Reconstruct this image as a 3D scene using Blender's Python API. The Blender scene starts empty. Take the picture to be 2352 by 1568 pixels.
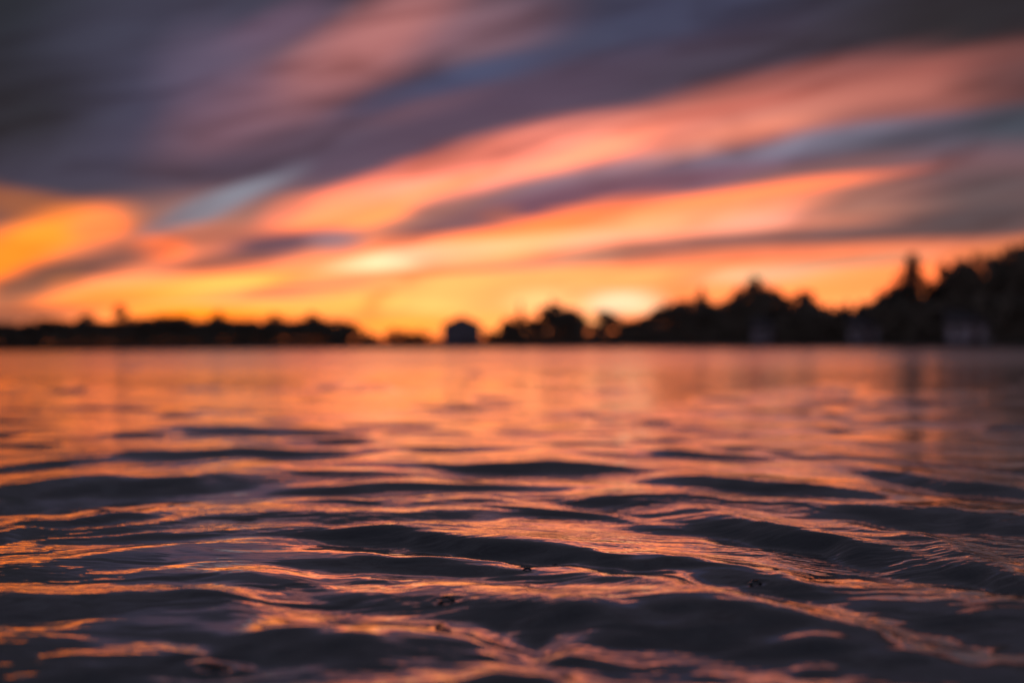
import bpy, math, random
import numpy as np
from mathutils import Vector, Matrix, Euler

random.seed(7)
rng = np.random.default_rng(11)
S = bpy.context.scene
C = S.collection
R = math.radians

# ------------------------------------------------------------------ camera
CAM_H = 0.40
cam_d = bpy.data.cameras.new('camera')
cam_d.lens = 50
cam_d.sensor_width = 36
cam_d.clip_start = 0.02
cam_d.clip_end = 20000
cam_d.dof.use_dof = True
cam_d.dof.focus_distance = 2.75
cam_d.dof.aperture_fstop = 1.65
cam = bpy.data.objects.new('camera', cam_d)
cam.location = (0, 0, CAM_H)
ROLL, PITCH = R(-0.36), R(0.20)
cam.matrix_world = Matrix.Translation((0, 0, CAM_H)) @ Euler((R(90) + PITCH, 0, 0)).to_matrix().to_4x4() @ Matrix.Rotation(ROLL, 4, 'Z')
C.objects.link(cam)
S.camera = cam
K = 36 / 50 / 2352          # photograph measured in 2352 x 1568 units
M3 = cam.matrix_world.to_3x3()


def ray(px, py):
    return (M3 @ Vector(((px - 1176) * K, -(py - 784) * K, -1))).normalized()


def azel(px, py):
    d = ray(px, py)
    return math.atan2(d.x, d.y), math.asin(d.z)


# ------------------------------------------------------------------ render / exposure
S.render.engine = 'CYCLES'
S.view_settings.view_transform = 'Standard'
S.view_settings.look = 'None'
S.view_settings.exposure = 0
S.view_settings.gamma = 1
S.view_settings.use_curve_mapping = False
S.cycles.use_denoising = True
S.cycles.max_bounces = 6
S.cycles.glossy_bounces = 4
S.cycles.sample_clamp_indirect = 4
S.cycles.caustics_reflective = False


def lin(c):
    """display colour to scene colour; the hottest oranges are brighter in red than a picture can show"""
    r, g, b = (((v / 255 / 12.92) if v <= 10 else ((v / 255 + 0.055) / 1.055) ** 2.4) for v in c)
    u = min(1, max(0, (r - .45) / .55)) * min(1, max(0, (r - g) / .4))
    if r > g + .1:
        g, b = g * 1.09, b * .9
    u *= min(1, max(.25, (g - b) / .22))
    return (r * (1 + .85 * u * u * (3 - 2 * u)), g, b)


# ------------------------------------------------------------------ sky
W = bpy.data.worlds.new('World')
S.world = W
W.use_nodes = True
nt = W.node_tree
nt.nodes.clear()


def N(tree, kind, **kw):
    n = tree.nodes.new(kind)
    for k, v in kw.items():
        setattr(n, k, v)
    return n


def put(tree, sock, v):
    if isinstance(v, bpy.types.NodeSocket):
        tree.links.new(v, sock)
    elif isinstance(v, (tuple, list)) and len(v) == 3 and sock.type == 'RGBA':
        sock.default_value = (*v, 1)
    else:
        sock.default_value = v


def math_(tree, op, a, b=None, c=None, clamp=False):
    n = N(tree, 'ShaderNodeMath', operation=op, use_clamp=clamp)
    put(tree, n.inputs[0], a)
    if b is not None:
        put(tree, n.inputs[1], b)
    if c is not None:
        put(tree, n.inputs[2], c)
    return n.outputs[0]


def maprange(tree, v, a, b, c=0.0, d=1.0, kind='SMOOTHSTEP'):
    n = N(tree, 'ShaderNodeMapRange', interpolation_type=kind)
    put(tree, n.inputs[0], v)
    for i, q in enumerate((a, b, c, d)):
        put(tree, n.inputs[1 + i], q)
    return n.outputs[0]


def mix(tree, f, a, b, blend='MIX'):
    n = N(tree, 'ShaderNodeMix', data_type='RGBA', blend_type=blend)
    put(tree, n.inputs[0], f)
    put(tree, n.inputs[6], a)
    put(tree, n.inputs[7], b)
    return n.outputs[2]


def ramp(tree, v, stops):
    n = N(tree, 'ShaderNodeValToRGB')
    put(tree, n.inputs[0], v)
    e = n.color_ramp.elements
    while len(e) < len(stops):
        e.new(0.5)
    for el, (p, col) in zip(e, stops):
        el.position = p
        el.color = (*lin(col), 1)
    return n.outputs[0]


tc = N(nt, 'ShaderNodeTexCoord')
sep = N(nt, 'ShaderNodeSeparateXYZ')
nt.links.new(tc.outputs['Generated'], sep.inputs[0])
X, Y, Z = sep.outputs
az0 = math_(nt, 'ARCTAN2', X, Y)
el0 = math_(nt, 'ARCSINE', Z)
# wind-drawn cloud grain: coordinates on a flat cloud deck, stretched along the drift of the streaks
zz = math_(nt, 'MAXIMUM', math_(nt, 'ADD', Z, 0.05), 0.02)
deck = N(nt, 'ShaderNodeCombineXYZ')
put(nt, deck.inputs[0], math_(nt, 'DIVIDE', X, zz))
put(nt, deck.inputs[1], math_(nt, 'DIVIDE', Y, zz))
dm = N(nt, 'ShaderNodeMapping')
nt.links.new(deck.outputs[0], dm.inputs[0])
dm.inputs['Rotation'].default_value = (0, 0, R(-38))
dm.inputs['Scale'].default_value = (0.16, 0.75, 1)
grain = N(nt, 'ShaderNodeTexNoise')
nt.links.new(dm.outputs[0], grain.inputs['Vector'])
grain.inputs['Scale'].default_value = 1.3
grain.inputs['Detail'].default_value = 4
grain.inputs['Roughness'].default_value = 0.5
G = grain.outputs[0]
el1 = math_(nt, 'ADD', el0, math_(nt, 'MULTIPLY', math_(nt, 'SUBTRACT', G, 0.5), 0.022))
ae = N(nt, 'ShaderNodeCombineXYZ')
put(nt, ae.inputs[0], az0)
put(nt, ae.inputs[1], el1)
AE = ae.outputs[0]

# base: glow on the sunset side, dusk elsewhere
E = maprange(nt, el1, 0.0, 1.2, 0, 1, 'LINEAR')
e_ = lambda py: max(0.0, azel(1176, py)[1]) / 1.2
west = ramp(nt, E, [(0.0, (255, 156, 76)), (e_(715), (255, 176, 106)), (e_(610), (238, 152, 106)), (e_(500), (165, 108, 104)),
                    (e_(380), (106, 86, 100)), (e_(250), (76, 66, 84)), (e_(90), (66, 64, 82)), (e_(-60), (54, 54, 68)),
                    (0.32, (52, 52, 62)), (0.55, (46, 48, 58)), (1.0, (50, 54, 66))])
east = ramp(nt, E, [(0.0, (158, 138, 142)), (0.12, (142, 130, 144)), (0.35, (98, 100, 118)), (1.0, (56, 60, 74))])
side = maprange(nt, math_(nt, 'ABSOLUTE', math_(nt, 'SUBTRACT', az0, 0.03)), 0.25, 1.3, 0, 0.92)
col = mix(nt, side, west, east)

# cloud banks: centre (x, y), half-size along / across, tilt, colour, cover
BANKS = [
    # upper left, dark slate
    (-60, 120, 370, 360, 0, (40, 43, 49), .97), (330, 150, 260, 170, 20, (72, 72, 90), .7), (-40, 330, 280, 140, 8, (48, 47, 54), .9),
    (280, 385, 420, 75, 10, (72, 69, 85), .9),
    (420, 250, 200, 110, 20, (84, 82, 104), .6),
    # upper pink plume
    (760, 170, 330, 85, 26, (150, 98, 114), .85), (860, 95, 190, 75, 30, (184, 112, 118), .75), (660, 305, 150, 45, 12, (132, 90, 110), .7),
    (1140, 75, 170, 65, 12, (138, 98, 118), .7), (640, 60, 130, 40, 24, (120, 90, 110), .5), (500, 200, 120, 120, 20, (112, 92, 114), .45),
    # blue gaps and purple bands above the long streak
    (1090, 185, 210, 32, 15, (76, 88, 118), .85), (1560, 45, 330, 110, 8, (66, 72, 96), .85), (870, 245, 110, 26, 18, (84, 84, 108), .6),
    (980, 262, 150, 22, 14, (134, 88, 104), .6), (1300, 205, 480, 48, 12, (92, 76, 96), .75), (1850, 130, 420, 60, 5, (74, 68, 82), .8),
    (2320, 40, 400, 130, 0, (42, 40, 44), .95), (900, 340, 340, 40, 15, (92, 76, 94), .8), (620, 350, 200, 40, 15, (84, 76, 94), .7),
    # long pink streak
    (1420, 300, 500, 36, 13, (196, 108, 104), .85), (2000, 200, 380, 42, 7, (172, 94, 92), .85),
    (720, 490, 130, 38, 18, (250, 146, 112), .95), (870, 440, 190, 44, 20, (252, 150, 118), .95), (1130, 372, 260, 46, 15, (252, 166, 148), .95),
    (1480, 320, 280, 42, 11, (240, 146, 134), .92), (1830, 272, 260, 40, 8, (206, 120, 114), .9), (2130, 235, 220, 40, 5, (172, 98, 96), .85),
    (780, 500, 140, 30, 12, (255, 164, 106), .8), (1100, 395, 120, 30, 15, (255, 178, 162), .7), (2340, 210, 130, 90, 0, (96, 66, 66), .7),
    (1000, 430, 150, 20, 18, (255, 182, 128), .7), (1330, 350, 170, 18, 13, (255, 176, 140), .7), (1250, 318, 220, 12, 14, (176, 96, 98), .65), (1620, 262, 220, 12, 9, (186, 92, 88), .7),
    (1700, 305, 170, 16, 8, (232, 146, 128), .7), (960, 380, 130, 12, 18, (190, 108, 104), .6), (1560, 345, 130, 12, 9, (190, 132, 136), .6), (2050, 255, 180, 14, 5, (150, 92, 96), .6),
    (660, 470, 60, 20, 20, (214, 122, 106), .7), (860, 490, 70, 16, 14, (255, 172, 104), .7),
    # blue-grey slot below it
    (1340, 400, 180, 20, 14, (140, 122, 138), .7), (1840, 338, 270, 27, 8, (122, 126, 146), .92), (2200, 305, 220, 30, 6, (94, 100, 114), .9),
    (2360, 290, 120, 40, 4, (74, 84, 94), .9),
    # purple band
    (1250, 465, 260, 34, 12, (112, 78, 98), .95), (1580, 412, 260, 34, 9, (116, 82, 100), .9), (1900, 385, 180, 26, 8, (128, 86, 94), .8),
    (1030, 510, 120, 22, 12, (122, 82, 96), .85), (1145, 488, 50, 14, 5, (170, 96, 92), .7),
    (2150, 395, 240, 50, 4, (116, 82, 86), .85), (2310, 450, 180, 70, 2, (82, 74, 80), .85), (1900, 452, 180, 32, 5, (166, 108, 104), .75),
    # second streak
    (1620, 465, 360, 20, 8, (255, 150, 96), .9), (1180, 528, 260, 24, 12, (255, 152, 88), .92),
    (1230, 555, 320, 24, 9, (255, 190, 130), .95), (1560, 508, 260, 22, 7, (255, 176, 132), .92), (1720, 508, 140, 16, 4, (238, 166, 150), .8),
    (800, 605, 110, 24, 16, (255, 172, 118), .9), (920, 594, 150, 20, 9, (255, 226, 188), .95), (1090, 575, 120, 16, 8, (255, 204, 158), .8),
    (1400, 545, 160, 16, 6, (246, 186, 160), .7),
    # grey bars
    (1330, 588, 240, 13, 7, (196, 134, 120), .85), (1640, 556, 220, 17, 5, (122, 92, 94), .92), (1960, 535, 260, 24, 4, (94, 80, 86), .95),
    (2260, 510, 220, 34, 3, (80, 72, 78), .92), (900, 640, 120, 12, 6, (232, 136, 100), .6),
    # lower orange field
    (1350, 630, 360, 24, 3, (255, 188, 116), .8), (1600, 600, 220, 12, 4, (246, 150, 112), .7), (1770, 622, 150, 17, 4, (222, 184, 152), .9),
    (1960, 598, 160, 14, 4, (184, 146, 128), .85), (2040, 645, 220, 26, 6, (250, 150, 88), .9), (2330, 565, 150, 20, 8, (204, 112, 76), .9),
    (1430, 700, 88, 24, 0, (255, 238, 204), .92), (1250, 692, 80, 24, 0, (255, 212, 148), .8), (1010, 665, 180, 28, 2, (255, 190, 112), .8),
    (930, 742, 160, 22, 0, (255, 178, 70), .85), (1120, 745, 120, 20, 0, (255, 192, 104), .6), (1850, 680, 140, 24, 3, (252, 160, 92), .7),
    # left
    (50, 468, 170, 36, -12, (158, 88, 64), .85), (110, 545, 150, 46, 16, (255, 166, 58), .97), (220, 520, 60, 34, 10, (250, 148, 92), .8),
    (0, 610, 110, 44, 24, (255, 150, 44), .95), (520, 455, 150, 24, 24, (128, 132, 146), .9), (420, 490, 90, 20, 24, (122, 118, 128), .7),
    (470, 545, 160, 24, 10, (182, 106, 96), .85), (370, 578, 56, 24, 0, (255, 146, 80), .95), (640, 565, 150, 28, 10, (84, 72, 90), .93),
    (770, 552, 60, 24, 0, (136, 116, 128), .75), (210, 612, 170, 26, 12, (118, 82, 76), .95), (60, 660, 110, 34, 18, (112, 84, 72), .85),
    (480, 604, 140, 14, 6, (130, 86, 88), .8), (150, 646, 40, 16, 8, (190, 108, 76), .7),
    (420, 664, 290, 19, 6, (255, 172, 72), .95), (510, 654, 110, 13, 5, (255, 204, 108), .85), (190, 692, 160, 15, 6, (250, 146, 72), .9),
    (700, 660, 110, 10, 4, (146, 88, 100), .9), (760, 636, 120, 10, 6, (252, 150, 104), .6),
    (620, 706, 60, 12, 0, (255, 206, 96), .8), (450, 716, 50, 12, 0, (255, 176, 40), .8), (830, 690, 80, 14, 3, (255, 202, 112), .8), (1010, 700, 70, 14, 0, (255, 208, 120), .7), (1340, 735, 60, 14, 0, (255, 220, 150), .8),
    (930, 668, 110, 8, 4, (250, 160, 96), .6), (1180, 655, 140, 8, 4, (250, 168, 108), .6), (1330, 665, 120, 10, 3, (255, 204, 138), .6),
    (480, 718, 220, 18, 0, (255, 162, 20), .85), (760, 700, 160, 20, 2, (255, 186, 92), .8), (20, 722, 170, 24, 4, (96, 72, 66), .85),
]
for ib, (bx, by, rx, ry, tilt, c, cover) in enumerate(BANKS):
    if by < 390 and c[0] < 100:
        c = (c[0] * .88, c[1] * .88, c[2] * .92)
    if ib % 16 == 15:      # keeps the shader's evaluation order sequential (short stack)
        ma = N(nt, 'ShaderNodeVectorMath', operation='MULTIPLY_ADD')
        nt.links.new(col, ma.inputs[0])
        ma.inputs[1].default_value = (1e-7, 1e-7, 1e-7)
        nt.links.new(AE, ma.inputs[2])
        AE = ma.outputs[0]
    a_, e0 = azel(bx, by)
    mp = N(nt, 'ShaderNodeMapping', vector_type='TEXTURE')
    nt.links.new(AE, mp.inputs[0])
    mp.inputs['Location'].default_value = (a_, e0, 0)
    mp.inputs['Rotation'].default_value = (0, 0, R(tilt))
    mp.inputs['Scale'].default_value = (rx * K, ry * K, 1)
    ln = N(nt, 'ShaderNodeVectorMath', operation='LENGTH')
    nt.links.new(mp.outputs[0], ln.inputs[0])
    f = maprange(nt, ln.outputs['Value'], 1.65, 0.3, 0, cover)
    col = mix(nt, f, col, lin(c))
w1 = N(nt, 'ShaderNodeMapping', vector_type='TEXTURE')
nt.links.new(AE, w1.inputs[0])
w1.inputs['Rotation'].default_value = (0, 0, R(11))
w1.inputs['Scale'].default_value = (0.13, 0.024, 1)
wn = N(nt, 'ShaderNodeTexNoise')
nt.links.new(w1.outputs[0], wn.inputs['Vector'])
wn.inputs['Scale'].default_value = 1.0
wn.inputs['Detail'].default_value = 2
wn.inputs['Distortion'].default_value = 1.0
col = mix(nt, 1.0, col, ramp(nt, wn.outputs[0], [(0.3, (212, 202, 204)), (0.5, (246, 242, 244)), (0.66, (255, 255, 255))]), 'MULTIPLY')
# fine streaks of cloud thinning and thickening everywhere
col = mix(nt, 1.0, col, ramp(nt, G, [(0.25, (236, 236, 238)), (0.5, (253, 253, 253)), (0.8, (255, 255, 255))]), 'MULTIPLY')

SUN_AZ, SUN_EL = azel(1440, 715)[0], R(0.2)
sky = N(nt, 'ShaderNodeTexSky', sky_type='NISHITA')
sky.sun_disc = False
sky.sun_elevation = SUN_EL
sky.sun_rotation = SUN_AZ
bg1 = N(nt, 'ShaderNodeBackground')
put(nt, bg1.inputs[0], sky.outputs[0])
bg1.inputs[1].default_value = 0.004          # what clear dusk sky the cloud cover lets through
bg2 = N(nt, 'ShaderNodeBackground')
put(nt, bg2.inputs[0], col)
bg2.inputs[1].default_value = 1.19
ad = N(nt, 'ShaderNodeAddShader')
nt.links.new(bg1.outputs[0], ad.inputs[0])
nt.links.new(bg2.outputs[0], ad.inputs[1])
wo = N(nt, 'ShaderNodeOutputWorld')
nt.links.new(ad.outputs[0], wo.inputs[0])
W.cycles.sampling_method = 'MANUAL'
W.cycles.sample_map_resolution = 512

# the sun has set: the glowing sky is the only light


# ------------------------------------------------------------------ helpers
def tag(o, label=None, cat=None, group=None, kind=None):
    if label: o['label'] = label
    if cat: o['category'] = cat
    if group: o['group'] = group
    if kind: o['kind'] = kind
    return o


def mesh_np(name, co, faces, mat=None, smooth=False):
    me = bpy.data.meshes.new(name)
    co = np.asarray(co, np.float32).reshape(-1, 3)
    faces = np.asarray(faces, np.int32)
    n, k = faces.shape
    me.vertices.add(len(co))
    me.vertices.foreach_set('co', co.ravel())
    me.loops.add(n * k)
    me.loops.foreach_set('vertex_index', faces.ravel())
    me.polygons.add(n)
    me.polygons.foreach_set('loop_start', np.arange(0, n * k, k, dtype=np.int32))
    me.polygons.foreach_set('loop_total', np.full(n, k, np.int32))
    if smooth:
        me.polygons.foreach_set('use_smooth', np.ones(n, bool))
    me.update(calc_edges=True)
    if mat: me.materials.append(mat)
    return me


def link(name, me, parent=None, loc=None):
    o = bpy.data.objects.new(name, me)
    C.objects.link(o)
    if parent: o.parent = parent
    if loc: o.location = loc
    return o


def material(name):
    m = bpy.data.materials.new(name)
    m.use_nodes = True
    t = m.node_tree
    return m, t, t.nodes['Principled BSDF']


def noisy(name, c1, c2, scale, rough=0.9, bump=0.0, stretch=None):
    m, t, b = material(name)
    tcn = N(t, 'ShaderNodeTexCoord')
    mp = N(t, 'ShaderNodeMapping')
    t.links.new(tcn.outputs['Object'], mp.inputs[0])
    if stretch: mp.inputs['Scale'].default_value = stretch
    n = N(t, 'ShaderNodeTexNoise')
    t.links.new(mp.outputs[0], n.inputs['Vector'])
    n.inputs['Scale'].default_value = scale
    n.inputs['Detail'].default_value = 4
    f = maprange(t, n.outputs[0], 0.35, 0.65)
    t.links.new(mix(t, f, c1, c2), b.inputs['Base Color'])
    b.inputs['Roughness'].default_value = rough
    if bump:
        bp = N(t, 'ShaderNodeBump')
        bp.inputs['Strength'].default_value = bump
        t.links.new(n.outputs[0], bp.inputs['Height'])
        t.links.new(bp.outputs[0], b.inputs['Normal'])
    return m


# ------------------------------------------------------------------ water
# grid: rows at equal steps of inverse distance, columns at equal steps of bearing
HZ = 784 - math.tan(-PITCH) / K                     # horizon row at the middle of the view
rows_py = np.concatenate([np.linspace(3600, 1720, 70, endpoint=False), np.linspace(1720, 880, 690, endpoint=False),
                          HZ + np.geomspace(880 - HZ, 1307 / 900, 130)])
D = CAM_H / ((rows_py - HZ) * K)
bear = np.concatenate([np.linspace(-2.4, -0.46, 70, endpoint=False), np.linspace(-0.46, 0.46, 940), np.linspace(0.46, 2.4, 71)[1:]])
nr, nc = len(D), len(bear)
DD = D[:, None] * np.ones((1, nc))
XX = D[:, None] * bear[None, :]
ca, sa = math.cos(-ROLL), math.sin(-ROLL)
# the same rows and columns turned to the camera's small roll
qx = bear[None, :] / K * np.ones((nr, 1))
qy = (rows_py - HZ)[:, None] * np.ones((1, nc))
PX = 1176 + qx * ca + qy * sa * 0 + qy * math.sin(ROLL) * 0
PY = HZ + qy + qx * math.sin(ROLL)


def vnoise(x, y, seed):
    r = np.random.default_rng(seed)
    tab = r.uniform(-1, 1, (256, 256))
    xi, yi = np.floor(x).astype(np.int64), np.floor(y).astype(np.int64)
    fx, fy = x - xi, y - yi
    fx = fx * fx * fx * (fx * (fx * 6 - 15) + 10)
    fy = fy * fy * fy * (fy * (fy * 6 - 15) + 10)
    x0, x1, y0, y1 = xi & 255, (xi + 1) & 255, yi & 255, (yi + 1) & 255
    return (tab[x0, y0] * (1 - fx) + tab[x1, y0] * fx) * (1 - fy) + (tab[x0, y1] * (1 - fx) + tab[x1, y1] * fx) * fy


def sstep(a, b, v):
    t = np.clip((v - a) / (b - a), 0, 1)
    return t * t * (3 - 2 * t)


Hh = np.zeros((nr, nc))
spacing = np.abs(np.gradient(D))[:, None]

# wave fronts: (x, y) where the slope towards the viewer is steepest, half-length, half-depth, tilt, slope (negative leans away)
FRONTS = [
    (330, 998, 52, 6, 0, .13), (510, 990, 100, 8, 0, .15), (60, 1022, 70, 5, .05, .08), (60, 985, 60, 4, 0, .06),
    (560, 1041, 190, 13, -.01, .17), (130, 1066, 150, 8, -.09, .13), (1010, 1030, 120, 6, 0, .12), (1180, 1076, 230, 11, .01, .16),
    (300, 1118, 330, 27, -.05, .17), (60, 1150, 160, 22, -.10, .14), (840, 1088, 230, 7, .0, .10), (900, 1118, 280, 13, 0, .15), (560, 1130, 200, 10, -.04, .10),
    (1060, 1153, 230, 8, .01, .12), (860, 1180, 240, 13, -.02, .15), (300, 1185, 60, 10, -.12, .1), (190, 1196, 80, 10, -.14, .13), (330, 1207, 90, 10, -.10, .12),
    (760, 1226, 340, 20, -.02, .14), (60, 1225, 120, 12, -.12, .13), (520, 1262, 170, 20, -.06, .06), (1000, 1238, 260, 17, .05, .12), (1230, 1262, 220, 16, .10, .12),
    (950, 1294, 210, 17, .02, .12), (250, 1328, 220, 20, -.10, .12), (620, 1330, 160, 16, .0, .08),
    (1600, 1047, 110, 8, .06, .13), (1450, 1045, 90, 6, .03, .1), (1250, 1077, 120, 9, .02, .12), (1440, 1150, 180, 13, .05, .15), (1270, 1172, 100, 10, .08, .12),
    (1760, 1120, 215, 19, .07, .20), (2190, 1112, 180, 17, .13, .18), (2180, 1190, 270, 28, .06, .20), (1850, 1052, 120, 5, .05, .08), (2250, 1075, 160, 5, .09, .07),
    (1650, 1216, 150, 15, .10, .16), (1880, 1246, 330, 30, .20, .22), (2240, 1305, 200, 26, .32, .18), (1960, 1213, 90, 5, .1, .1),
    (1330, 1275, 170, 15, .10, .12), (1700, 1328, 190, 24, .12, .15), (1450, 1350, 70, 16, .12, .12), (1830, 1345, 70, 14, .3, .1),
    (1620, 1440, 200, 42, .16, .15), (2250, 1420, 240, 36, .04, .14), (1300, 1390, 120, 14, .22, .08), (1900, 1510, 420, 60, .18, .12),
    (560, 1400, 330, 36, .02, .10), (250, 1390, 220, 22, -.05, .10), (1050, 1400, 240, 22, .04, .10), (480, 1470, 260, 32, .0, .10), (880, 1500, 260, 26, .03, .10),
    (1230, 1450, 140, 20, .1, .08), (420, 1545, 300, 26, 0, .08), (1700, 1600, 500, 50, .1, .08), (900, 1620, 500, 30, 0, .06),
    (1176, 1505, 1500, 80, 0, .12), (500, 1420, 420, 26, 0, .07), (1500, 1400, 130, 16, .1, .07),
    # leaning away: these carry the low bright sky
    (880, 1440, 150, 26, .02, -.075), (740, 1425, 90, 22, .06, -.06), (1040, 1440, 110, 13, .06, -.07), (1070, 1342, 250, 16, .09, -.07), (780, 1335, 110, 9, .14, -.05),
    (1290, 1372, 150, 16, .22, -.06), (500, 1352, 90, 9, .10, -.06), (300, 1490, 110, 9, -.04, -.07), (450, 1490, 40, 7, 0, -.07), (60, 1462, 80, 13, -.14, -.06),
    (60, 1530, 70, 10, -.12, -.06), (1310, 1482, 55, 12, -.05, -.08), (1200, 1512, 70, 26, .28, -.075), (900, 1548, 260, 20, -.03, -.07), (1130, 1540, 100, 12, .1, -.05),
    (1230, 1215, 240, 12, .07, -.06), (930, 1262, 190, 9, .08, -.065), (1120, 1282, 90, 8, .10, -.06), (1620, 1285, 200, 12, .12, -.055), (1800, 1390, 240, 18, .22, -.05),
    (2100, 1350, 250, 30, .12, -.045), (2050, 1200, 200, 8, .16, -.05), (150, 1270, 200, 16, -.08, -.055), (450, 1240, 160, 8, -.10, -.05), (120, 1345, 170, 10, -.16, -.05),
    (500, 1305, 160, 8, -.02, -.05), (2000, 1460, 200, 26, .22, -.03), (1980, 1560, 200, 20, .2, -.03),
]
wx = vnoise(PX / 260, PY / 60, 1) + 0.5 * vnoise(PX / 110, PY / 26, 2)
wy = vnoise(PX / 180, PY / 50, 3) + 0.55 * vnoise(PX / 70, PY / 22, 4)
near = sstep(HZ + 170, HZ + 420, PY)
PXw = PX + wx * (16 + 20 * near)
PYw = PY + wy * (2.5 + 4.5 * near)
fr = np.random.default_rng(77)
for _ in range(120):                        # small broken chop farther out
    cy = 835 + 190 * fr.random() ** .8
    FRONTS.append((fr.uniform(-300, 2650), cy, fr.uniform(25, 95) * (cy - 700) / 260, fr.uniform(2.2, 5.5) * (cy - 700) / 260, fr.normal(0, .02), fr.uniform(.05, .12)))
for _ in range(115):                        # thin long ripples nearer in
    cy = fr.uniform(1020, 1460)
    cx = fr.uniform(-300, 2650)
    FRONTS.append((cx, cy, fr.uniform(50, 200), fr.uniform(2.6, 6.5), (cx - 1176) / 1176 * .11 + fr.normal(0, .02), fr.uniform(.04, .1)))
sg = np.linspace(-7, 7, 1401)
ker = np.exp(-0.5 * (np.arange(-90, 91) / 26) ** 2)
ker /= ker.sum()
for (cx, cy, rx, ry, tl, amp) in FRONTS:
    r0 = np.where(np.abs(rows_py - cy) < ry * 6 + abs(tl) * rx * 3 + 60)[0]
    if len(r0) == 0: continue
    sl_ = slice(r0[0], r0[-1] + 1)
    dx = PXw[sl_] - cx
    t = dx / (rx * 1.2)
    dep = (cy - HZ - (cx - 1176) * math.sin(ROLL)) * K
    if amp > 0:
        up, dn = amp / .13 * max(.03, (.33 - dep) / 2), max(.012, (dep - .045) / 2) * float(np.interp(cy, [1290, 1420], [1, .25]))
    else:                                   # a face leaning away first, gentler rise on either side
        up, dn = -max(-amp, (dep - .05) / 2 * 1.0 + .03 * (cy > 1400)), -.045
    d = CAM_H / dep
    rp = ry * max(.25, dep / (dep + up))     # a face turned to the viewer looks taller than its plan
    s = (PYw[sl_] - cy - tl * dx) / rp
    sig = d * d * K / CAM_H * rp
    # rise across the front, then a long gentle fall on both sides, corners rounded
    tri = np.sign(sg) * np.minimum(np.abs(sg), np.maximum(0, 1 - (np.abs(sg) - 1) * dn / up))
    tri = np.convolve(tri, ker, 'same')
    fade = np.exp(-(sg / 4.0) ** 4)
    Hh[sl_] += -up * sig * np.interp(s, sg, tri * fade) * np.exp(-0.5 * np.abs(t) ** 3)

# wind ripples and small swell, longest waves carried farthest
r_ = np.random.default_rng(5)
rr = np.sqrt(XX ** 2 + (DD + 0.6) ** 2)
m1 = 0.5 + 0.5 * vnoise(XX * 0.9 + 31, DD * 0.55 + 7, 8)
m2 = sstep(-0.15, 0.55, vnoise(PX / 300 + 5, PY / 46, 9))
for i in range(56):
    lam = 0.10 * (1.9 / 0.10) ** r_.random()
    ang = r_.normal(0, 0.42)
    kx, ky = math.sin(ang), math.cos(ang)
    ph = r_.uniform(0, 6.283)
    slope = 0.0115
    far = sstep(3.0, 7.0, spacing * 0 + lam / spacing)
    if lam < 0.3:
        env = (0.10 + 1.3 * m2) * far * 0.7
    else:
        env = (0.35 + 0.65 * m1) * far
    dist_gain = 0.38 + 0.4 * sstep(3.6, 9, DD)
    k = 2 * math.pi / lam
    base = (rr + XX * kx * 0.9) if i % 2 else (XX * kx + DD * ky)
    Hh += slope / k * env * dist_gain * np.sin(k * base + ph + 1.6 * wx * (lam > 0.25))

# little rings where bubbles and drops sit
def ring_at(px, py, rad, n, a):
    dd = CAM_H / ((py - HZ - (px - 1176) * math.sin(ROLL)) * K)
    x0 = dd * (px - 1176) * K
    q = np.sqrt((XX - x0) ** 2 + (DD - dd) ** 2)
    w = np.exp(-(q / (rad * n)) ** 2)
    Hh[:] += a * w * np.cos(q / rad * 3.1416)
    return x0, dd
BUB = []
for (px, py, rad, a) in [(1022, 1376, 0.016, .0011), (1731, 1336, 0.013, .0009), (490, 1525, 0.03, -.004), (1450, 1262, .012, .0005)]:
    BUB.append(ring_at(px, py, rad, 2.0, a))

co = np.stack([XX, DD, Hh], -1).reshape(-1, 3)
ii = np.arange(nr * nc).reshape(nr, nc)
fc = np.stack([ii[:-1, :-1], ii[:-1, 1:], ii[1:, 1:], ii[1:, :-1]], -1).reshape(-1, 4)

mw, t, b = material('lake_water')
t.nodes.remove(b)
dif = N(t, 'ShaderNodeBsdfDiffuse')
dif.inputs[0].default_value = (0.035, 0.035, 0.037, 1)      # silt in the water
glo = N(t, 'ShaderNodeBsdfGlossy', distribution='MULTI_GGX')
glo.inputs[0].default_value = (0.97, 0.96, 0.95, 1)
fre = N(t, 'ShaderNodeFresnel')
fre.inputs['IOR'].default_value = 1.34
mxs = N(t, 'ShaderNodeMixShader')
put(t, mxs.inputs[0], math_(t, 'POWER', fre.outputs[0], 0.56, clamp=True))
t.links.new(dif.outputs[0], mxs.inputs[1])
t.links.new(glo.outputs[0], mxs.inputs[2])
t.links.new(mxs.outputs[0], t.nodes['Material Output'].inputs[0])
geo = N(t, 'ShaderNodeNewGeometry')
sp = N(t, 'ShaderNodeSeparateXYZ')
t.links.new(geo.outputs['Position'], sp.inputs[0])
dist = sp.outputs[1]
t.links.new(maprange(t, dist, 3.5, 40, 0.03, 0.165, 'SMOOTHERSTEP'), glo.inputs['Roughness'])
mp = N(t, 'ShaderNodeMapping')
t.links.new(geo.outputs['Position'], mp.inputs[0])
mp.inputs['Scale'].default_value = (0.4, 1.0, 0.0)
n1 = N(t, 'ShaderNodeTexNoise')
t.links.new(mp.outputs[0], n1.inputs['Vector'])
n1.inputs['Scale'].default_value = 26
n1.inputs['Detail'].default_value = 2.5
n2 = N(t, 'ShaderNodeTexNoise')
t.links.new(mp.outputs[0], n2.inputs['Vector'])
n2.inputs['Scale'].default_value = 2.1
n2.inputs['Detail'].default_value = 2
msk = maprange(t, n2.outputs[0], 0.42, 0.66, 0.2, 1.0)
b1 = N(t, 'ShaderNodeBump')
put(t, b1.inputs['Strength'], msk)
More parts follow.
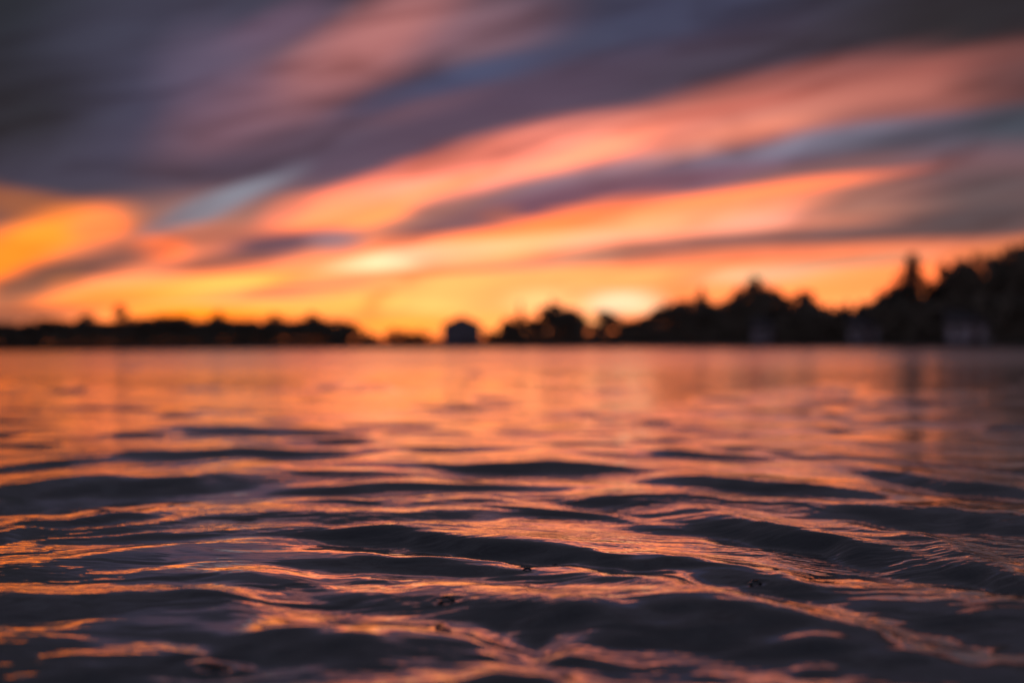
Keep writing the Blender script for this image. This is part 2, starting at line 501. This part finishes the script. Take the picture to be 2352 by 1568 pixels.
b1.inputs['Distance'].default_value = 0.0046
t.links.new(n1.outputs[0], b1.inputs['Height'])
# longer chop that takes over where the grid gets too coarse
n3 = N(t, 'ShaderNodeTexNoise')
mp3 = N(t, 'ShaderNodeMapping')
t.links.new(geo.outputs['Position'], mp3.inputs[0])
mp3.inputs['Scale'].default_value = (0.5, 1.0, 0.0)
t.links.new(mp3.outputs[0], n3.inputs['Vector'])
n3.inputs['Scale'].default_value = 1.6
n3.inputs['Detail'].default_value = 3
b2 = N(t, 'ShaderNodeBump')
put(t, b2.inputs['Strength'], maprange(t, dist, 7, 16, 0.0, 1.0))
b2.inputs['Distance'].default_value = 0.034
t.links.new(n3.outputs[0], b2.inputs['Height'])
t.links.new(b1.outputs[0], b2.inputs['Normal'])
for q in (dif, glo, fre):
    t.links.new(b2.outputs[0], q.inputs['Normal'])
tag(link('water', mesh_np('water', co, fc, mw, True)), 'dark rippled lake water mirroring the orange sunset sky', kind='structure')

# ------------------------------------------------------------------ far shore
SHORE = [(-900, 440), (-300, 430), (0, 420), (400, 410), (800, 400), (1000, 385), (1200, 370), (1400, 330), (1600, 270), (1800, 235), (2100, 205), (2352, 190), (2700, 180), (3300, 170)]


def shore_d(px):
    xs, ys = zip(*SHORE)
    return float(np.interp(px, xs, ys))


def at(px, back=0.0, z=0.0):
    d = shore_d(px) + back
    return Vector(((px - 1176) * K * d, d, z))


earth = noisy('dark_bank_earth', (0.035, 0.03, 0.024), (0.06, 0.055, 0.035), 0.4, 0.95)
pxs = np.linspace(-900, 3300, 240)
prof = [(-8, -1.2), (-1.0, -0.2), (0.4, 0.35), (2.5, 0.75), (8, 1.1), (25, 1.6), (60, 2.2), (160, 2.6), (600, 1.0), (3000, -3)]
bank = []
for j, px in enumerate(pxs):
    w = 0.35 * math.sin(j * 1.7) + 0.5 * math.sin(j * 0.53)
    for (bk, z) in prof:
        p = at(px, bk + (w if bk < 10 else 0))
        p.z = z * (1 + 0.15 * math.sin(j * 0.9 + bk))
        bank.append(p[:])
g = np.arange(len(bank)).reshape(len(pxs), len(prof))
bf = np.stack([g[:-1, :-1], g[1:, :-1], g[1:, 1:], g[:-1, 1:]], -1).reshape(-1, 4)
tag(link('shore_bank', mesh_np('shore_bank', bank, bf, earth, True)), 'low dark bank along the far side of the lake', kind='structure')

# ------------------------------------------------------------------ trees
bark = noisy('tree_bark', (0.05, 0.04, 0.03), (0.09, 0.075, 0.06), 3, 0.95, 0.4, (1, 1, 0.2))


def leaf_mat(name, c1, c2):
    m, t, b = material(name)
    oi = N(t, 'ShaderNodeTexCoord')
    n = N(t, 'ShaderNodeTexNoise')
    t.links.new(oi.outputs['Object'], n.inputs['Vector'])
    n.inputs['Scale'].default_value = 0.8
    n.inputs['Detail'].default_value = 3
    t.links.new(mix(t, maprange(t, n.outputs[0], .35, .65), c1, c2), b.inputs['Base Color'])
    b.inputs['Roughness'].default_value = 0.7
    return m


leaf_dark = leaf_mat('broad_leaves', (0.12, 0.115, 0.085), (0.16, 0.15, 0.115))
leaf_fir = leaf_mat('needle_leaves', (0.10, 0.105, 0.085), (0.14, 0.14, 0.11))


def tube(pts, rads, seg=7):
    v, f = [], []
    for i, (p, r) in enumerate(zip(pts, rads)):
        p = Vector(p)
        q = Vector(pts[min(i + 1, len(pts) - 1)]) - Vector(pts[max(i - 1, 0)])
        q.normalize()
        a = q.orthogonal().normalized()
        bb = q.cross(a)
        for s in range(seg):
            th = 2 * math.pi * s / seg
            v.append((p + (a * math.cos(th) + bb * math.sin(th)) * r)[:])
    for i in range(len(pts) - 1):
        for s in range(seg):
            s2 = (s + 1) % seg
            f.append((i * seg + s, i * seg + s2, (i + 1) * seg + s2, (i + 1) * seg + s))
    return v, f


def joined(tubes):
    V, F = [], []
    for v, f in tubes:
        o = len(V)
        V += v
        F += [tuple(i + o for i in q) for q in f]
    return V, F


def leaf_quads(cent, size, r):
    n = len(cent)
    nrm = r.normal(size=(n, 3)); nrm /= np.linalg.norm(nrm, axis=1, keepdims=True)
    a = np.cross(nrm, r.normal(size=(n, 3))); a /= np.linalg.norm(a, axis=1, keepdims=True)
    bb = np.cross(nrm, a)
    s = size * r.uniform(0.6, 1.4, (n, 1))
    a *= s; bb *= s * 0.6
    q = np.stack([cent - a, cent + bb, cent + a, cent - bb], 1)
    return q.reshape(-1, 3), np.arange(n * 4).reshape(n, 4)


def broad(seed, wide=0.42, low=0.18, nl=3200):
    """unit-height broadleaf tree: trunk with limbs, crown of leaf clumps on the limb ends"""
    r = np.random.default_rng(seed)
    tubes, ends = [], []
    top = Vector((r.normal(0, .03), r.normal(0, .03), .72))
    tubes.append(tube([(0, 0, -.06), (0.005, 0, .1), (top.x * .4, top.y * .4, .4), top[:]], [.034, .026, .018, .006]))
    for i in range(15):
        h = r.uniform(low + .06, .68)
        th = r.uniform(0, 6.283)
        env = math.sin(min(1, (h - low + .12) / (1.02 - low)) * math.pi) ** .6
        L = wide * r.uniform(.55, 1.0) * env
        p0 = Vector((top.x * h, top.y * h, h * .85))
        p2 = Vector((math.cos(th) * L, math.sin(th) * L, h + r.uniform(.04, .22)))
        p1 = p0.lerp(p2, .5) + Vector((0, 0, .02))
        tubes.append(tube([p0[:], p1[:], p2[:]], [.012, .007, .003], 5))
        ends.append((p2, r.uniform(.10, .17)))
        ends.append((p1, r.uniform(.07, .12)))
    ends.append((Vector((top.x, top.y, .84)), .15))
    ends.append((Vector((top.x + r.normal(0, .08), top.y, .9)), .09))
    w = np.array([e[1] ** 2 for e in ends]); w /= w.sum()
    idx = r.choice(len(ends), nl, p=w)
    cen = np.array([e[0][:] for e in ends])[idx]
    rad = np.array([e[1] for e in ends])[idx][:, None]
    dv = r.normal(size=(nl, 3)); dv /= np.linalg.norm(dv, axis=1, keepdims=True)
    c = cen + dv * rad * r.uniform(.25, 1, (nl, 1)) ** .5 * np.array([1, 1, .8])
    c[:, 2] = np.minimum(c[:, 2], 1.0)
    return joined(tubes), leaf_quads(c, .034, r)


def conifer(seed, wide=0.2, nl=3000):
    r = np.random.default_rng(seed)
    tubes = [tube([(0, 0, -.05), (0, 0, .4), (.004, 0, .99)], [.022, .014, .002])]
    C_ = []
    h = .1
    while h < .97:
        n = 6
        off = r.uniform(0, 6.28)
        for k in range(n):
            th = off + k * 6.283 / n + r.normal(0, .2)
            L = wide * (1.02 - h) ** .85 * r.uniform(.65, 1.1)
            p2 = Vector((math.cos(th) * L, math.sin(th) * L, h - L * .25))
            tubes.append(tube([(0, 0, h), p2[:]], [.005, .0015], 4))
            m = max(6, int(52 * L / wide))
            u = r.uniform(.1, 1, (m, 1))
            C_.append(np.array([0, 0, h]) * (1 - u) + np.array(p2[:]) * u + r.normal(0, .012, (m, 3)))
        h += .034
    return joined(tubes), leaf_quads(np.concatenate(C_), .016, r)


def poplar(seed, nl=2400):
    r = np.random.default_rng(seed)
    tubes = [tube([(0, 0, -.05), (.004, 0, .4), (0, .004, .95)], [.02, .014, .003])]
    C_ = []
    for i in range(34):
        h = r.uniform(.12, .85); th = r.uniform(0, 6.28)
        L = .10 * math.sin((h + .05) / 1.0 * math.pi) ** .5 * r.uniform(.6, 1.1)
        p2 = Vector((math.cos(th) * L, math.sin(th) * L, h + .13))
        tubes.append(tube([(0, 0, h), p2[:]], [.006, .002], 4))
        m = nl // 34
        C_.append(np.array(p2[:]) + r.normal(0, 1, (m, 3)) * np.array([.028, .028, .05]))
    return joined(tubes), leaf_quads(np.concatenate(C_), .016, r)


PROTO = {}
for key, spec in {
    'round1': broad(1), 'round2': broad(2, .38, .12), 'round3': broad(3, .46, .2), 'round4': broad(4, .40, .15),
    'open': broad(9, .36, .30, 1700), 'bush': broad(6, .62, -.02, 2600), 'bush2': broad(12, .70, 0.0, 2600),
    'fir': conifer(21), 'fir2': conifer(22, .26), 'thin': conifer(23, .13), 'poplar': poplar(31)}.items():
    (tv, tf), (lv, lf) = spec
    PROTO[key] = (mesh_np('trunk', tv, tf, bark, True), mesh_np('crown', lv, lf, leaf_fir if key in ('fir', 'fir2', 'thin') else leaf_dark))

NAMES = {'fir': ('conifer_tree', 'conifer tree'), 'fir2': ('conifer_tree', 'conifer tree'), 'thin': ('conifer_tree', 'conifer tree'), 'poplar': ('poplar_tree', 'tree'),
         'bush': ('shrub', 'shrub'), 'bush2': ('shrub', 'shrub')}


def ground_z(back):
    return float(np.interp(back, [p[0] for p in prof], [p[1] for p in prof]))


def tree(kind, px, top, back, label, group, width=1.0):
    """a tree whose crown reaches the row 'top' seen over the shore at column px"""
    nm, cat = NAMES.get(kind, ('broadleaf_tree', 'tree'))
    e = bpy.data.objects.new(nm, None)
    C.objects.link(e)
    p = at(px, back, 0)
    z0 = ground_z(back) - .1
    dirn = ray(px, top - (6 if px < 900 else 12) * (back < 30))
    h = CAM_H + dirn.z / dirn.y * p.y - z0
    e.location = (p.x, p.y, z0)
    e.scale = (h * width, h * width, h)
    e.rotation_euler = (0, 0, random.uniform(0, 6.28))
    tag(e, label, cat, group)
    tr, cr = PROTO[kind]
    link('trunk', tr, e)
    link('crown', cr, e)
    return e


GL, GR, GC = 'trees along the left shore', 'trees along the right shore', 'trees on the middle of the far shore'
# singled-out trees
tree('poplar', 276, 708, 18, 'slim dark column-shaped tree rising above the left tree row', GL, 1.5)
tree('round3', 715, 724, 12, 'round-topped tree forming the last hump at the right end of the left row', GL, 1.1)
tree('open', 205, 722, 16, 'loose peaked tree just left of the slim column-shaped tree', GL, 1.0)
tree('open', 500, 716, 26, 'thin see-through tree poking above the middle of the left row', GL, .7)
tree('open', 632, 722, 26, 'thin airy tree poking up just left of the last hump of the left row', GL, .9)
tree('bush', 905, 763, 6, 'low shrub on the bare bank between the left row and the lone house', GC, 1.0)
tree('round2', 1190, 733, 10, 'squat dark tree standing to the right of the lone gabled house', GC, 1.1)
tree('thin', 1196, 690, 30, 'very slim spire of a tree behind the squat tree right of the lone house', GC, .9)
tree('round1', 1278, 704, 12, 'broad dome-crowned tree in the gap left of the brightest sky', GC, 1.15)
tree('thin', 1268, 692, 25, 'slim pointed tree behind the dome-crowned tree', GC, .9)
tree('round4', 1396, 722, 10, 'small pointed-top tree standing right under the brightest sky', GC, .9)
tree('fir2', 1612, 666, 22, 'tall slim pointed tree at the left edge of the right wood', GR, 1.2)
tree('open', 1736, 640, 20, 'tall open-crowned tree standing highest in the middle clump of the right wood', GR, .6)
tree('fir2', 2096, 588, 12, 'tall pointed conifer standing clear of the big wood at right', GR, 2.1)
tree('round2', 2044, 664, 10, 'rounded tree on the left flank of the tall pointed conifer', GR, .6)
tree('round3', 2335, 566, 16, 'largest dark tree at the right edge of the picture', GR, .5)
tree('round1', 2212, 600, 14, 'big round tree right of the gap beside the tall pointed conifer', GR, .42)
def left_label(px, behind):
    if behind:
        return 'rear tree mostly hidden behind the hedge-like row on the left shore'
    if px < 290:
        return 'dark rounded tree in the left row, left of the slim column-shaped tree'
    if px < 500:
        return 'dark rounded tree in the left row, just right of the slim column-shaped tree'
    return 'dark rounded tree in the right half of the hedge-like left row'


def right_label(px, behind):
    if behind:
        return 'rear tree mostly hidden behind the front trees of the right wood'
    if px < 1612:
        return 'dark leafy tree on the slope up to the slim pointed tree of the right wood'
    if px < 1880:
        return 'dark leafy tree in the middle clump of the right wood, around its tall open-crowned tree'
    if px < 2000:
        return 'low dark tree in the dip between the middle clump and the tall pointed conifer'
    if px < 2100:
        return 'dark tree climbing the left flank of the tall pointed conifer'
    return 'tall dark tree in the big wood right of the tall pointed conifer'


# left row
for px, top in [(-330, 742), (-250, 736), (-170, 744), (-95, 738), (-25, 746), (20, 744), (62, 748), (100, 738), (142, 736), (180, 740), (238, 744), (262, 742), (305, 740), (335, 734), (366, 728),
                (398, 724), (432, 730), (462, 740), (488, 736), (520, 734), (552, 738), (585, 740), (612, 738), (645, 742), (676, 738), (742, 736), (775, 740), (795, 746)]:
    tree(random.choice(['round1', 'round2', 'round3', 'round4']), px, top + random.uniform(-3, 3), random.uniform(5, 16), left_label(px, 0), GL, random.uniform(1.3, 1.7))
for px in range(-300, 800, 31):
    tree(random.choice(['round1', 'round2', 'round3', 'round4']), px + random.uniform(-6, 6), 744 + random.uniform(-4, 5), random.uniform(18, 30), left_label(px, 1), GL, random.uniform(1.5, 1.9))
# low growth on the middle bank
for px, top in [(820, 760), (850, 771), (930, 768), (965, 770), (1130, 768), (1150, 766)]:
    tree('bush2', px, top, random.uniform(3, 7), 'low dark shrub on the bare middle bank near the lone house', 'shrubs on the middle bank', 1.2)
for px, top in [(1165, 752), (1232, 742), (1246, 730), (1310, 716), (1332, 738), (1375, 752), (1420, 738), (1450, 742), (1475, 738)]:
    tree(random.choice(['round2', 'round4']), px, top, random.uniform(5, 14), 'dark low tree in the broken row under the brightest sky', GC, random.uniform(.9, 1.15))
# right wood
RW = [(1500, 726), (1530, 712), (1558, 708), (1582, 698), (1604, 694), (1640, 704), (1668, 690), (1700, 674), (1722, 664), (1760, 664), (1790, 678), (1822, 676), (1848, 680), (1872, 706), (1905, 720),
      (1940, 724), (1975, 718), (2005, 700), (2035, 682), (2060, 652), (2078, 634), (2124, 700), (2156, 668), (2172, 622), (2196, 612), (2222, 606), (2240, 604), (2264, 598), (2290, 596), (2312, 586), (2352, 576), (2380, 574),
      (2420, 566), (2480, 560), (2540, 566), (2600, 570), (2680, 574), (2760, 580)]
for px, top in RW:
    tree(random.choice(['round1', 'round2', 'round3', 'round4', 'open']), px, top + random.uniform(-12, 9), random.uniform(6, 20), right_label(px, 0), GR, random.uniform(22, 38) / (0.42 * (790 - top)))
for px in range(1500, 2760, 24):
    # second row behind, lower than the front crowns
    top = float(np.interp(px, [q[0] for q in RW], [q[1] for q in RW])) + random.uniform(44, 70)
    tree(random.choice(['round1', 'round2', 'round3', 'round4']), px, top, random.uniform(16, 28), right_label(px, 1), GR, random.uniform(34, 46) / (0.42 * (790 - top)))

# undergrowth that closes the foot of the wood: nobody could count it
r = np.random.default_rng(44)
cs = []
for px in np.concatenate([np.linspace(-500, 1012, 800), np.linspace(1105, 2900, 1350)]):
    hgt = (5.0 if px < 800 else (2.2 if px < 1160 else 4.2 if px < 1345 else 3.0 if px < 1420 else np.interp(px, [1420, 1600, 2100, 2900], [2.4, 6, 6, 6.5]))) * r.uniform(.6, 1.15)
    for k in range(22):
        p = at(px + r.normal(0, 3), r.uniform(1.6, 7))
        cs.append((p.x, p.y, 0.3 + hgt * r.random()))
uv, uf = leaf_quads(np.array(cs), .5, r)
tag(link('undergrowth', mesh_np('undergrowth', uv, uf, leaf_dark)), 'dark undergrowth along the foot of the shore trees', 'undergrowth', kind='stuff')

# ------------------------------------------------------------------ houses
pale = noisy('pale_wall_paint', (0.12, 0.12, 0.15), (0.16, 0.16, 0.19), 1.2, 0.8)
white_wall = noisy('white_wall_paint', (0.36, 0.36, 0.42), (0.44, 0.44, 0.5), 1.2, 0.8)
grey_wall = noisy('grey_wall_paint', (0.24, 0.24, 0.29), (0.3, 0.3, 0.35), 1.2, 0.8)
slate = noisy('dark_roof_slate', (0.05, 0.05, 0.055), (0.085, 0.08, 0.085), 2.5, 0.8)
trim = noisy('trim_paint', (0.6, 0.6, 0.62), (0.68, 0.68, 0.7), 2, 0.6)
mg, tg, bgp = material('window_glass')
bgp.inputs['Base Color'].default_value = (0.02, 0.022, 0.026, 1)
bgp.inputs['Roughness'].default_value = 0.06
woodm = noisy('door_wood', (0.07, 0.045, 0.03), (0.11, 0.07, 0.045), 3, 0.6, 0, (4, 4, .6))
brickm = noisy('chimney_brick', (0.2, 0.1, 0.08), (0.3, 0.16, 0.12), 4, 0.9)


def box(cx, cy, cz, sx, sy, sz):
    v = [(cx + dx * sx / 2, cy + dy * sy / 2, cz + dz * sz / 2) for dx in (-1, 1) for dy in (-1, 1) for dz in (-1, 1)]
    f = [(0, 1, 3, 2), (4, 6, 7, 5), (0, 4, 5, 1), (2, 3, 7, 6), (0, 2, 6, 4), (1, 5, 7, 3)]
    return v, f


def house(px, back, w, dep, wall_h, roof_h, label, gable_front=True, rot=0.0, wins=((-.28, .55), (.28, .55)), door=0.0, paint=None):
    e = bpy.data.objects.new('house', None)
    C.objects.link(e)
    p = at(px, back)
    e.location = (p.x, p.y, ground_z(back) - .15)
    e.rotation_euler = (0, 0, -math.atan2(p.x, p.y) + rot)
    tag(e, label, 'house')
    # walls: a prism, front at y = -dep/2
    hw, hd = w / 2, dep / 2
    if gable_front:
        sec = [(-hw, 0), (hw, 0), (hw, wall_h), (0, wall_h + roof_h), (-hw, wall_h)]
        v = [(x, -hd, z) for x, z in sec] + [(x, hd, z) for x, z in sec]
        me = bpy.data.meshes.new('wall')
        me.from_pydata(v, [], [tuple(range(4, -1, -1))[::-1], (9, 8, 7, 6, 5), (0, 5, 6, 1), (1, 6, 7, 2), (2, 7, 8, 3), (3, 8, 9, 4), (4, 9, 5, 0)])
    else:
        sec = [(-hd, 0), (hd, 0), (hd, wall_h), (0, wall_h + roof_h), (-hd, wall_h)]
        v = [(-hw, y, z) for y, z in sec] + [(hw, y, z) for y, z in sec]
        me = bpy.data.meshes.new('wall')
        me.from_pydata(v, [], [(4, 3, 2, 1, 0), (5, 6, 7, 8, 9), (0, 1, 6, 5), (1, 2, 7, 6), (2, 3, 8, 7), (3, 4, 9, 8), (4, 0, 5, 9)])
    me.materials.append(paint or pale)
    me.update()
    link('wall', me, e)
    # roof: two thick slabs with eaves
    V, F = [], []
    run = (hw if gable_front else hd)
    lng = (hd if gable_front else hw) + .45
    ov = .5
    for sgn in (-1, 1):
        o = len(V)
        ex, ez = sgn * (run + ov), wall_h - roof_h / run * ov
        for l in (-lng, lng):
            for (a_, z) in ((0, wall_h + roof_h + .02), (ex, ez + .02), (ex, ez + .24), (0, wall_h + roof_h + .26)):
                V.append((a_, l, z) if gable_front else (l, a_, z))
        F += [tuple(i + o for i in q) for q in [(0, 1, 2, 3), (7, 6, 5, 4), (0, 4, 5, 1), (1, 5, 6, 2), (2, 6, 7, 3), (3, 7, 4, 0)]]
    rf = link('roof', mesh_np('roof', V, F, slate), e)
    if gable_front:
        cv, cf = box(hw * .4, hd * .3, wall_h + roof_h * .95, .7, .7, 1.3)
    else:
        cv, cf = box(hw * .5, hd * .1, wall_h + roof_h + .3, .8, .7, 1.3)
    if w < 9:
        link('chimney', mesh_np('chimney', cv, cf, brickm), rf)
    for (wx_, wz) in wins:
        fv, ff = [], []
        for bx_ in (box(-.5, 0, 0, .09, .1, 1.3), box(.5, 0, 0, .09, .1, 1.3), box(0, 0, .64, 1.1, .1, .09), box(0, 0, -.64, 1.1, .14, .09), box(0, 0, 0, .05, .07, 1.2)):
            o = len(fv); fv += bx_[0]; ff += [tuple(i + o for i in q) for q in bx_[1]]
        wo_ = link('window', mesh_np('window', fv, ff, trim), e, (wx_ * w, -hd - .04, wz * wall_h))
        pv, pf = box(0, .02, 0, .92, .03, 1.2)
        link('pane', mesh_np('pane', pv, pf, mg), wo_)
    dv, df = box(door * w, -hd - .04, 1.02, .95, .07, 2.0)
    dr = link('door', mesh_np('door', dv, df, woodm), e)
    hv, hf = box(door * w + .36, -hd - .1, 1.0, .05, .06, .14)
    link('handle', mesh_np('handle', hv, hf, trim), dr)
    return e


house(1061, 4, 10.4, 8, 5.6, 2.2, 'small grey house with a low gable standing alone on the bare middle bank', True, 0.0, ((-.3, .55), (.3, .55), (-.02, .62)), .14)
house(1775, 3.5, 6.5, 6, 2.6, 1.6, 'pale cottage half hidden at the foot of the middle clump of the right wood', False, .1, ((-.3, .5), (.3, .5)), 0, grey_wall)
house(2000, 3.5, 6.0, 6, 2.4, 1.5, 'dim pale cottage by the water left of the tall pointed conifer', False, -.08, ((-.3, .5), (.3, .5)), 0, grey_wall)
house(2235, 3.2, 7.0, 6, 2.6, 1.7, 'palest cottage at the foot of the dark wood at far right', False, .05, ((-.32, .52), (.3, .52)), .02, white_wall)

# ------------------------------------------------------------------ bubbles floating on the water
mbub, tb, bb_ = material('bubble_film')
tb.nodes.remove(bb_)
tr_ = N(tb, 'ShaderNodeBsdfTransparent')
tr_.inputs[0].default_value = (0.9, 0.9, 0.9, 1)
gl_ = N(tb, 'ShaderNodeBsdfGlossy')
gl_.inputs['Roughness'].default_value = 0.03
lw_ = N(tb, 'ShaderNodeFresnel')
lw_.inputs['IOR'].default_value = 1.36
ms_ = N(tb, 'ShaderNodeMixShader')
tb.links.new(lw_.outputs[0], ms_.inputs[0])
tb.links.new(tr_.outputs[0], ms_.inputs[1])
tb.links.new(gl_.outputs[0], ms_.inputs[2])
tb.links.new(ms_.outputs[0], tb.nodes['Material Output'].inputs[0])
Hg = Hh


def water_z(x, y):
    i = int(np.argmin(np.abs(D - y)))
    j = int(np.argmin(np.abs(bear - x / y)))
    return float(Hg[i, j])


def bubble(px, py, rad, label):
    dd = CAM_H / ((py - HZ - (px - 1176) * math.sin(ROLL)) * K)
    x0 = dd * (px - 1176) * K
    v, f = [], []
    seg, rg = 20, 7
    prof_ = [(1.5, -.04), (1.28, .03), (1.08, .16)] + [(math.cos(a), .62 * math.sin(a) + .05) for a in np.linspace(.25, 1.45, rg)]
    for (q, z) in prof_:
        for s_ in range(seg):
            th = 6.28318 * s_ / seg
            v.append((q * rad * math.cos(th), q * rad * math.sin(th), z * rad))
    for i in range(len(prof_) - 1):
        for s_ in range(seg):
            s2 = (s_ + 1) % seg
            f.append((i * seg + s_, i * seg + s2, (i + 1) * seg + s2, (i + 1) * seg + s_))
    o = link('bubble', mesh_np('bubble', v, f, mbub, True), None, (x0, dd, water_z(x0, dd)))
    tag(o, label, 'bubble')


bubble(1022, 1376, .011, 'ringed bubble at the lower edge of the long orange ripple in the foreground')
bubble(1731, 1336, .008, 'small bubble alone in the dark oval hollow of water at right')
bubble(1272, 1294, .006, 'tiny bubble at the tip of a thin pink ripple, right of centre')
bubble(1208, 1307, .007, 'tiny bright bubble at the end of the orange ripple near centre')
bubble(490, 1525, .016, 'dark blurred bubble low in the left foreground water')
